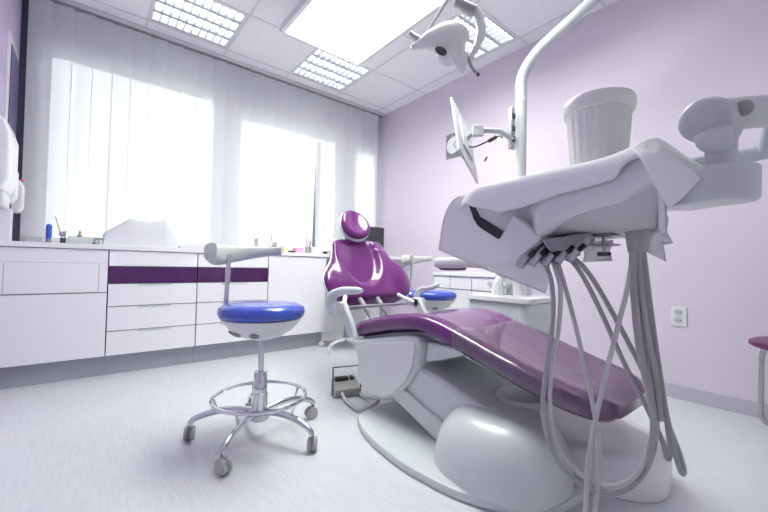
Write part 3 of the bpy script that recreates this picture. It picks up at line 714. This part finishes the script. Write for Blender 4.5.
for p, q in zip(pc, pc2):
    zs = min(p.z, p.y-.075)+.008; zp = min(q.y, zs-.012); x0 = bulge(p.x)+.012
    rings.append([V((x0, p.x, zs)), V((x0+.02, p.x, zs-(zs-zp)*.35)), V((x0+.05, p.x, zs-(zs-zp)*.8)), V((x0+.085, p.x, zp)), V((1.10, p.x, zp)), V((1.15, p.x, zs))])
shear(MB().loft(rings[8:])).build('lower_pan', mat('pan_plastic', (206, 206, 208), .4), tr, smooth=50)
# near end plate
shear(MB().loft([[V((.805, y, .96)), V((1.15, y, .96)), V((1.13, y-.0, .88)), V((.84, y, .88))] for y in (.196, .186)])).build('end_plate', plast, tr, bevel=.004)
# handle gap and handle on the far end
t_ = MB()
def onx(px, py, x): return on(px, py, 0, x)
def flat(pts, x, th): # slab facing -X through given picture corners
    q = [onx(a, b, x) for a, b in pts]; return MB().loft([[p for p in q], [p+V((th, 0, 0)) for p in q]])
# sheet: frosted shield hanging at the far end
S = [(459, 196), (452, 202), (446, 213), (442, 228), (439, 250), (470, 263), (510, 279), (545, 293), (548, 284), (549, 265), (546, 240), (540, 225), (530, 205), (510, 197), (480, 195)]
sh_ = flat(S, .842, .003).build('side_shield', sheetm, tr, smooth=0); sh_['label'] = 'frosted plastic shield sheet'
edge = [onx(a, b, .842) for a, b in [(459, 197), (452, 202), (446, 213), (442, 228), (439, 250), (470, 263), (510, 279), (545, 293)]]
MB().tube(crom(edge[:5], 4)+edge[5:], .0022, 8).build('shield_edge', plast, tr)
flat([(466, 197), (470, 199), (480, 218), (478, 225), (474, 220)], .834, .005).build('handle_slot', dark, tr, smooth=0)
flat([(474, 219), (480, 217), (503, 231), (498, 239), (482, 229), (477, 225)], .834, .005).build('handle_slot', dark, tr, smooth=0)
flat([(513, 214), (541, 237), (537, 243), (528, 249), (522, 258), (514, 262), (504, 246), (502, 236)], .806, .03).build('nose_cover', plast, tr, bevel=.006)
# instrument rest with holders
def seg(px, py, d): return at(px, py, d)
for hx, hy, dd in ((524, 259, .87), (536, 257, .86), (549, 257, .85), (562, 255, .84), (573, 253, .83)):
    h = MB().tube([at(hx-5, hy+8, dd), at(hx, hy, dd), at(hx+13, hy-14, dd+.01)], [.009, .011, .012], 12).build('instrument_holder', steel, tr, smooth=50)
    MB().tube([at(hx+6, hy-3, dd-.014), at(hx+11, hy-8, dd-.012)], .006, 10).build('holder_plug', black, h)
MB().tube([at(520, 264, .88), at(580, 254, .84)], .005, 10).build('holder_bar', steel, tr)
MB().loft([[at(x_, y_, dd) for x_, y_ in pp] for dd, pp in ((.83, ((540, 238), (560, 237), (590, 232), (596, 240), (584, 250), (550, 252))), (.89, ((540, 238), (560, 237), (590, 232), (596, 240), (584, 250), (550, 252))))]).build('holder_block', greyp, tr, bevel=.005)
for yy in (237, 246):
    MB().lathe([(.027, 0), (.031, .0015), (.031, .0035), (.027, .005)], at(605, yy, .85), 28).build('disc', steel, tr)
MB().tube([at(604, 230, .85), at(604, 253, .85)], .004, 10).build('disc_stem', steel, tr)
MB().tube([at(598, 254, .85), at(610, 254, .85)], .005, 10).build('stem_bar', slate, tr)
# suction bundle collar
MB().tube([at(637, 222, .80), at(638, 252, .80)], [.026, .019], 16).build('hose_collar', hosem, tr)
MB().tube([at(648, 228, .80), at(647, 250, .80)], .0045, 8).build('collar_clip', chrome, tr)
# hoses: from the holders down and back up to the collar
def hose(pts, r, m=hosem, name='hose'):
    return MB().tube(crom([at(p[0], p[1], .80+(p[2]-.80)*.35) for p in pts], 8), r*.72, 10).build(name, m, tr)
hose([(541, 258, .97), (551, 280, .93), (553, 320, .92), (546, 370, .92), (543, 410, .92), (550, 445, .90), (568, 474, .88), (597, 492, .85), (626, 490, .82), (648, 466, .80), (657, 425, .79), (652, 370, .79), (641, 310, .79), (636, 248, .80)], .0072)
hose([(551, 258, .96), (560, 285, .92), (559, 325, .91), (552, 370, .91), (550, 405, .91), (556, 440, .89), (574, 468, .87), (600, 485, .85), (626, 482, .82), (644, 462, .80), (653, 425, .785), (649, 370, .785), (640, 310, .785), (637, 248, .795)], .0068, hosel)
hose([(556, 258, .955), (566, 290, .92), (580, 345, .90), (592, 400, .88), (598, 440, .87), (598, 480, .85), (593, 520, .84), (586, 524, .83), (586, 500, .82), (590, 450, .81), (602, 390, .80), (617, 330, .79), (628, 285, .79), (634, 248, .79)], .0070, hosel)
hose([(569, 258, .95), (582, 275, .93), (600, 310, .90), (625, 365, .87), (648, 410, .84), (662, 440, .82), (667, 458, .81), (670, 452, .80), (667, 420, .79), (659, 370, .785), (649, 310, .785), (641, 248, .795)], .0076)
hose([(574, 258, .945), (590, 275, .92), (612, 312, .89), (640, 365, .86), (664, 415, .83), (680, 455, .81), (684, 472, .80), (680, 470, .79), (672, 440, .785), (663, 395, .78), (652, 320, .78), (643, 248, .79)], .0076)
hose([(633, 250, .785), (634, 290, .78), (640, 350, .775), (650, 395, .775), (654, 430, .78), (646, 465, .80)], .0105)
hose([(638, 250, .785), (641, 290, .775), (648, 340, .77), (656, 380, .77), (660, 420, .78)], .0105)
# support: bracket, drum, stem, knuckle, arm
dc = at(720, 186, .655)
MB().lathe([(.04, -.031), (.048, -.030), (.052, -.025), (.053, .026), (.050, .030), (.04, .031)], dc, 40).build('drum', plast2, tr, smooth=50)
e0 = V((1.0, .22, dc.z-.0)); dn = (e0-dc); dn.z = 0; dn.normalize(); pr = V((-dn.y, dn.x, 0))
e0 = dc+dn*.17
mb = MB().loft([[dc+pr*.045+V((0,0,-.030)), dc-pr*.045+V((0,0,-.030)), dc-pr*.045+V((0,0,.015)), dc+pr*.045+V((0,0,.015))], [e0+pr*.05+V((0,0,-.02)), e0-pr*.05+V((0,0,-.02)), e0-pr*.05+V((0,0,.03)), e0+pr*.05+V((0,0,.03))]])
mb.build('bracket', plast2, tr, bevel=.006)
MB().tube([dc+V((0, 0, .03)), at(722, 130, .655)], [.0225, .0225], 24).build('stem', plast2, tr)
MB().tube([at(722, 139, .655), at(722, 125, .655)], [.024, .031], 24).build('stem_collar', plast2, tr)
kc = at(706, 120, .665); kax = ((V((0, 0, CAMZ+.02))-kc).normalized()-cr*.08).normalized()
MB().lathe([(.026, .024), (.034, .022), (.0385, .016), (.040, .006), (.040, -.03), (.030, -.04)], kc, 36, ax=kax).build('knuckle', plast2, tr, smooth=50)
MB().tube(crom([at(712, 132, .64), at(714, 138, .64), at(718, 142, .65)], 3), [.025, .026, .026, .026, .025, .024, .0226], 20).build('knuckle_base', plast2, tr, smooth=60)
MB().tube([kc-kax*.01+V((0, 0, .004)), at(745, 113, .70), at(800, 108, .72), at(900, 102, .78)], [.032, .030, .030, .030], 24).build('upper_arm', plast2, tr, smooth=50)
MB().ell(at(744, 108, .655), .015, .012, .015, 18, 12, Mv).build('lock_knob', greyp, tr, smooth=60)
# lower arm passing behind, rising at the end
MB().tube(crom([at(668, 172, .93), at(700, 163, .92), at(740, 157, .91), (at(775, 150, .90)), at(830, 140, .9), at(930, 128, .95)], 5), .018, 20).build('lower_arm', unitm, tr, smooth=60)
MB().tube([at(764, 152, .89), at(772, 110, .87)], .015, 16).build('arm_riser', unitm, tr, smooth=60)
# loose clear bags below the table
def sheet(pts, name, m, parent, th=.0012, n=6):
    q = [at(*p) for p in pts]
    P = []
    for i in range(n+1):
        row = []
        for j in range(n+1):
            a, b_ = i/n, j/n; p = q[0]*(1-a)*(1-b_)+q[1]*(1-a)*b_+q[2]*a*b_+q[3]*a*(1-b_); p = p+cf*.006*math.sin(a*7+b_*4)
            row.append(p)
        P.append(row)
    return MB().grid(P).build(name, m, parent, solid=th, smooth=60)
o = sheet([(583, 242, .93), (612, 240, .9), (611, 261, .9), (583, 262, .93)], 'hanging_flap', clearpaper, tr)
o = sheet([(648, 222, .80), (665, 208, .78), (664, 262, .78), (646, 250, .80)], 'end_flap', clearpaper, tr)
o = sheet([(660, 225, .80), (666, 215, .80), (671, 243, .80), (662, 246, .80)], 'end_flap', clearpaper, tr)
# ------------------------------------------------------------------ drape on the table
NX, NY = 46, 60; rows = []
def front_drop(y): return lerp([(.2, .002), (.235, .002), (.25, .006), (.262, .028), (.31, .030), (.373, .034), (.456, .052), (.523, .056), (.60, .030), (.63, .012), (.7, .004)], y)
topz = lambda y: lerp([(p.x, p.y) for p in reversed(pc) if p.x < .5]+[(.5, 1.018), (.56, 1.018), (.62, 1.012), (.66, 1.004), (.72, .985)], y)
for i in range(NY+1):
    y = .212+(.70-.212)*i/NY; row = []
    zt = topz(y)+.005; x0 = .80-.004+.06*ss(.60, .70, y); L = front_drop(y); W = .385
    for j in range(NX+1):
        s_ = j/NX*(W+L)-L                       # arc length from the front shoulder
        wv = .004*noise.noise(V((y*14, s_*10, 2)))+.003*math.sin(y*30+s_*25)*.5
        if s_ < 0: x_, z_ = x0-.002-abs(wv), zt-.03+s_
        elif s_ < .045:
            a = s_/.045*math.pi/2; x_, z_ = x0+.035*(1-math.cos(a)), zt-.03+.03*math.sin(a)
        else: x_, z_ = x0+.035+(s_-.045), zt+abs(wv)*1.5+.002
        if s_ >= 0 and s_ < .045: z_ += wv*.3
        row.append(V((x_, y, z_)))
    rows.append(row)
dr = thing('drape', (.95, .4, 1.03), 'white paper drape spread over the instrument table, pointed corner hanging down', 'drape')
shear(MB().grid(rows)).build('cloth_sheet', clothm, dr, solid=.002, smooth=70, solid_off=1)
# near end: the sheet gathers and hangs as a pointed flap over the bracket
q = {}
row_top = [at(631, 149, .70), at(640, 143, .72), at(655, 138, .76), at(666, 142, .78), at(680, 152, .76), at(692, 160, .74), at(708, 170, .70)]
row_mid = [at(640, 158, .66), at(648, 152, .665), at(660, 150, .67), at(668, 156, .67), at(680, 164, .665), at(693, 170, .66), at(706, 173, .655)]
row_low = [at(650, 176, .64), at(655, 172, .64), at(662, 172, .642), at(670, 176, .64), at(679, 180, .64), at(690, 180, .64), at(702, 178, .64)]
row_l2 = [at(660, 194, .63), at(663, 192, .628), at(667, 192, .628), at(672, 193, .628), at(678, 194, .63), at(685, 191, .63), at(694, 186, .632)]
row_tip = [at(668, 208, .625), at(669, 208, .625), at(670, 208, .625), at(672, 207, .625), at(674, 205, .625), at(678, 202, .625), at(684, 196, .628)]
R = [crom(r, 3) for r in (row_top, row_mid, row_low, row_l2, row_tip)]
cols = [crom([r[j] for r in R], 5) for j in range(len(R[0]))]
grid = [[c[i] for c in cols] for i in range(len(cols[0]))]
MB().grid(grid).build('hanging_corner', clothm, dr, solid=.002, smooth=80)
# ------------------------------------------------------------------ bucket
bc = V((.942, .349, 1.0395))
bk = thing('bucket', bc, 'ribbed milky white plastic tub with rolled rim standing on the draped table', 'tub')
N = 120
rings = []
for r, z in ((.049, 0), (.055, .002), (.0575, .012), (.0635, .085), (.067, .142)):
    ring = []
    for j in range(N):
        a = 2*math.pi*j/N; g = 1+.035*(.5+.5*math.cos(20*a)) if z > .01 else 1
        ring.append(bc+V((r*g*math.cos(a), r*g*math.sin(a), z)))
    rings.append(ring)
MB().loft(rings).build('tub_wall', bucketm, bk, smooth=60)
MB().lathe([(.0695, .132), (.075, .133), (.077, .147), (.0755, .162), (.073, .165), (.0705, .162), (.070, .147), (.0693, .138)], bc, 56).build('rim', bucketm, bk, smooth=50)
# ------------------------------------------------------------------ left wall things
t = thing('wall_mirror', (XL+.01, 3.45, 1.6), 'white-framed mirror on the left wall, its dark reflection painted as flat violet', 'mirror')
MB().box((XL, 3.22, 1.0), (XL+.012, 3.60, 2.22)).build('frame', white, t, bevel=.002)
MB().box((XL+.0122, 3.28, 1.06), (XL+.016, 3.56, 2.16)).build('pane', mat('violet_panel', (70, 50, 112), .3), t)  # mirror's dark violet reflection put in as a flat colour
def disp(name, lab, y0, y1, z0, z1, d, m=white, cat='dispenser'):
    t = thing(name, (XL+d/2, (y0+y1)/2, z0), lab, cat)
    mb = MB().loft([[V((XL+.001, y, z0)), V((XL+d*.75, y, z0)), V((XL+d, y, z0+(z1-z0)*.15)), V((XL+d, y, z0+(z1-z0)*.75)), V((XL+d*.8, y, z0+(z1-z0)*.93)), V((XL+d*.45, y, z1)), V((XL+.001, y, z1))] for y in (y0, y1)])
    mb.build('cover', m, t, bevel=.012, smooth=50); return t
t = disp('paper_towel_dispenser', 'large white rounded paper towel dispenser on the left wall', 2.62, 2.90, 1.14, 1.53, .11)
MB().box((XL+.02, 2.68, 1.06), (XL+.09, 2.85, 1.1395)).build('paper_tongue', paperm, t, bevel=.01)
t = disp('soap_dispenser', 'white soap dispenser on the left wall, lower than the towel dispenser', 3.10, 3.18, 1.13, 1.38, .085)
MB().tube([(XL+.05, 3.14, 1.128), (XL+.05, 3.14, 1.10)], .012, 10).build('spout', slate, t)
t = disp('hand_gel_dispenser', 'smaller white gel dispenser with red mark beside the framed mirror', 3.40, 3.48, 1.10, 1.33, .085)
MB().box((XL+.065, 3.41, 1.318), (XL+.08, 3.47, 1.328)).build('red_mark', redp, t)
t = thing('box', (XL+.05, 3.3, CT), 'tall narrow white box standing on the worktop below the wall dispensers', 'box')
MB().box((XL+.005, 3.20, CT), (XL+.055, 3.28, 1.10)).build('carton', white, t, bevel=.004)
# ------------------------------------------------------------------ things on the worktop
def wx(px, y): return on(px, 240, 1, y).x
y = 3.3
x = wx(48.5, y)
t = thing('bottle', (x, y, CT), 'slim blue bottle with grey foot on the left part of the worktop', 'bottle')
MB().lathe([(.012, 0), (.015, .004), (.012, .03)], (x, y, CT), 20).build('foot', greyp, t)
MB().lathe([(.012, .03), (.016, .05), (.016, .115), (.010, .128), (.001, .13)], (x, y, CT), 20).build('body', bluep, t, smooth=60)
x = wx(63, y)
t = thing('instrument_cup', (x, y, CT), 'small dark cup holding instruments beside the blue bottle', 'cup')
MB().lathe([(.014, 0), (.017, .04), (.015, .04), (.012, .004)], (x, y, CT), 20).build('cup', slate, t)
MB().tube([(x, y, CT+.02), (x-.045, y+.01, CT+.185)], .0035, 8).build('stick', woodm, t)
MB().tube([(x+.005, y, CT+.02), (x+.012, y, CT+.09)], .005, 8).build('instrument', steel, t)
MB().ell((x-.005, y, CT+.068), .018, .014, .018, 14, 8).build('gauze', mat('mauve_gauze', (170, 160, 185), .8), t)
x0, x1 = wx(26, y), wx(44, y)
t = thing('glass_tray', ((x0+x1)/2, y, CT), 'clear glass dish near the left wall on the worktop', 'dish')
MB().box((x0, y-.05, CT), (x1, y+.05, CT+.035)).build('dish', boxclear, t, bevel=.004)
x0, x1 = wx(68, 3.36), wx(100, 3.36)
t = thing('clear_box', ((x0+x1)/2, 3.36, CT), 'low clear plastic box between the instrument cup and the covered equipment', 'box')
MB().box((x0, 3.32, CT), (x1, 3.42, CT+.055)).build('box_body', boxclear, t, bevel=.004)
x = wx(79.5, 3.36)
t = thing('dropper_bottle', (x, 3.37, CT+.055), 'tiny dropper bottle with orange cap on top of the clear box', 'bottle')
MB().lathe([(.014, 0), (.014, .012), (.006, .018)], (x, 3.37, CT+.0555), 16).build('body', greyp, t)
MB().lathe([(.005, .018), (.008, .02), (.006, .045), (.001, .046)], (x, 3.37, CT+.0555), 16).build('cap', orangem, t)
y = 3.24; x = wx(99, y)
t = thing('handpiece', (x, y, CT), 'short metal dental handpiece lying on the worktop in front of the clear box', 'dental instrument')
MB().tube(crom([(x-.03, y, CT+.012), (x-.02, y, CT+.04), (x+.015, y, CT+.044), (x+.03, y, CT+.03), (x+.042, y, CT+.008)], 4), .007, 10).build('grip', steel, t)
MB().tube([(x-.03, y, CT+.001), (x-.026, y, CT+.03)], .006, 8).build('head', slate, t)
# draped equipment
xa, xb, ya, yb = wx(103, 3.3), wx(176, 3.3), 3.2, 3.5
rings = []
def hb(u): return lerp([(0, .08), (.03, .10), (.33, .205), (.45, .20), (.6, .195), (.82, .222), (.97, .13), (1, .06)], u)
n = 36
for i in range(n+1):
    u = i/n; xx = xa+(xb-xa)*u; h = hb(u); ring = []
    for j in range(15):
        v = j/14; e = 1-abs(2*v-1)**5; nz_ = .006*noise.noise(V((u*9, v*5, 1)))
        ring.append(V((xx+nz_, ya+(yb-ya)*v, CT+.002+h*e+nz_*e)))
    rings.append(ring)
tag(MB().loft(rings).build('covered_equipment', mat('pale_cover_cloth', (214, 217, 222), .9), smooth=60), 'lumpy equipment under a white cloth in the middle of the worktop', 'covered equipment')
def bx(name, label, cat, px0, px1, y0, y1, h, m, b=.003, part='body', z=CT):
    xa, xb = wx(px0, y0), wx(px1, y0)
    t = thing(name, ((xa+xb)/2, (y0+y1)/2, z), label, cat)
    MB().box((xa, y0, z), (xb, y1, z+h)).build(part, m, t, bevel=b); return t
t = bx('paper_stack', 'flat stack of white papers just right of the covered equipment', 'papers', 180, 208, 3.2, 3.4, .012, paperm, .001, 'sheets')
bx('clipboard', 'thin dark edged tray lying behind the nearer stool backrest', 'tray', 212, 248, 3.2, 3.4, .014, greyp, .002)
bx('tissue_box', 'white cardboard box on the worktop above the plain cabinet door', 'box', 258, 270, 3.3, 3.4, .125, paperm)
bx('mask_box', 'smaller white box to the right of the pen stand', 'box', 277, 284, 3.32, 3.4, .10, paperm)
x = wx(273, 3.28)
t = thing('pen_stand', (x, 3.28, CT), 'grey pen stand between two white boxes on the worktop', 'pen stand')
MB().lathe([(.025, 0), (.027, .055), (.025, .055), (.022, .003)], (x, 3.28, CT), 20).build('cup', greyp, t)
for a, b_, h in ((-.015, 0, .15), (.008, 0, .10)): MB().tube([(x, 3.28, CT+.01), (x+a, 3.28+b_, CT+h)], .003, 6).build('pen', slate, t)
bx('note_block', 'pale yellow note block on the worktop left of the pink box', 'note block', 284.5, 288.5, 3.16, 3.24, .045, yellm)
bx('stapler', 'small dark stapler between the yellow notes and the pink box', 'stapler', 289.5, 295, 3.2, 3.24, .018, dark)
bx('pink_box', 'small pink cardboard box on the worktop', 'box', 296.5, 304, 3.2, 3.27, .05, pinkm)
x = wx(308, 3.3)
t = thing('pencil_cup', (x, 3.3, CT), 'clear cup with coloured brushes by the dark blind gap', 'cup')
MB().lathe([(.025, 0), (.03, .07), (.028, .07), (.023, .003)], (x, 3.3, CT), 20).build('cup', boxclear, t)
for a, m_, h in ((-.02, redp, .16), (.0, greenp, .12), (.025, redp, .14), (.035, black, .13)):
    MB().tube([(x+a*.2, 3.3, CT+.01), (x+a, 3.3, CT+h)], .004, 6).build('brush', m_, t)
bx('white_tub', 'small white tub beside the cup of brushes', 'tub', 313, 321, 3.28, 3.36, .07, white, .01)
x = wx(325.5, 3.22)
t = thing('computer_mouse', (x, 3.22, CT), 'dark computer mouse at the desk end left of the headrest', 'mouse'); MB().ell((x, 3.22, CT+.012), .022, .035, .013, 18, 10).build('shell', dark, t, smooth=60)
x = wx(387, 3.2)
t = thing('computer_mouse', (x, 3.22, CT), 'black computer mouse on the desk below the monitor', 'mouse'); MB().ell((x, 3.22, CT+.014), .028, .04, .016, 18, 10).build('shell', black, t, smooth=60)
# monitor on the desk
xa, xb = wx(350, 3.42), wx(384, 3.42)
t = thing('desktop_monitor', ((xa+xb)/2, 3.42, CT), 'dark desktop monitor on the corner desk behind the headrest', 'monitor')
MB().box((xa, 3.42, CT+.075), (xb, 3.45, CT+.355)).build('housing', slate, t, bevel=.004)
MB().box((xa+.012, 3.417, CT+.09), (xb-.012, 3.4195, CT+.342)).build('screen', mat('screen_glass', (62, 62, 72), .25), t)
MB().box(((xa+xb)/2-.03, 3.45, CT+.01), ((xa+xb)/2+.03, 3.47, CT+.2)).build('stand', slate, t); MB().box(((xa+xb)/2-.1, 3.39, CT), ((xa+xb)/2+.1, 3.5, CT+.01)).build('foot', slate, t)
# ------------------------------------------------------------------ light
w = bpy.data.worlds.new('sky'); bpy.context.scene.world = w; w.use_nodes = True
w.node_tree.nodes['Background'].inputs[0].default_value = (.97, 1, .98, 1); w.node_tree.nodes['Background'].inputs[1].default_value = 1.35
sl = bpy.data.lights.new('sun', 'SUN'); sl.energy = 2.0; sl.angle = .01; sl.color = (1, .98, .95)
so = bpy.data.objects.new('sun', sl); C.objects.link(so); so.location = (1, 6, 5)
so.rotation_euler = V((.0, -1, -.32)).to_track_quat('-Z', 'Y').to_euler()
sc = bpy.context.scene
sc.view_settings.view_transform = 'Standard'; sc.view_settings.look = 'None'; sc.view_settings.exposure = .6; sc.view_settings.gamma = 1; sc.view_settings.use_curve_mapping = False
sc.cycles.use_denoising = True; sc.cycles.max_bounces = 10; sc.cycles.diffuse_bounces = 6; sc.cycles.transparent_max_bounces = 12
sc.cycles.caustics_reflective = False; sc.cycles.caustics_refractive = False; sc.cycles.sample_clamp_indirect = 6
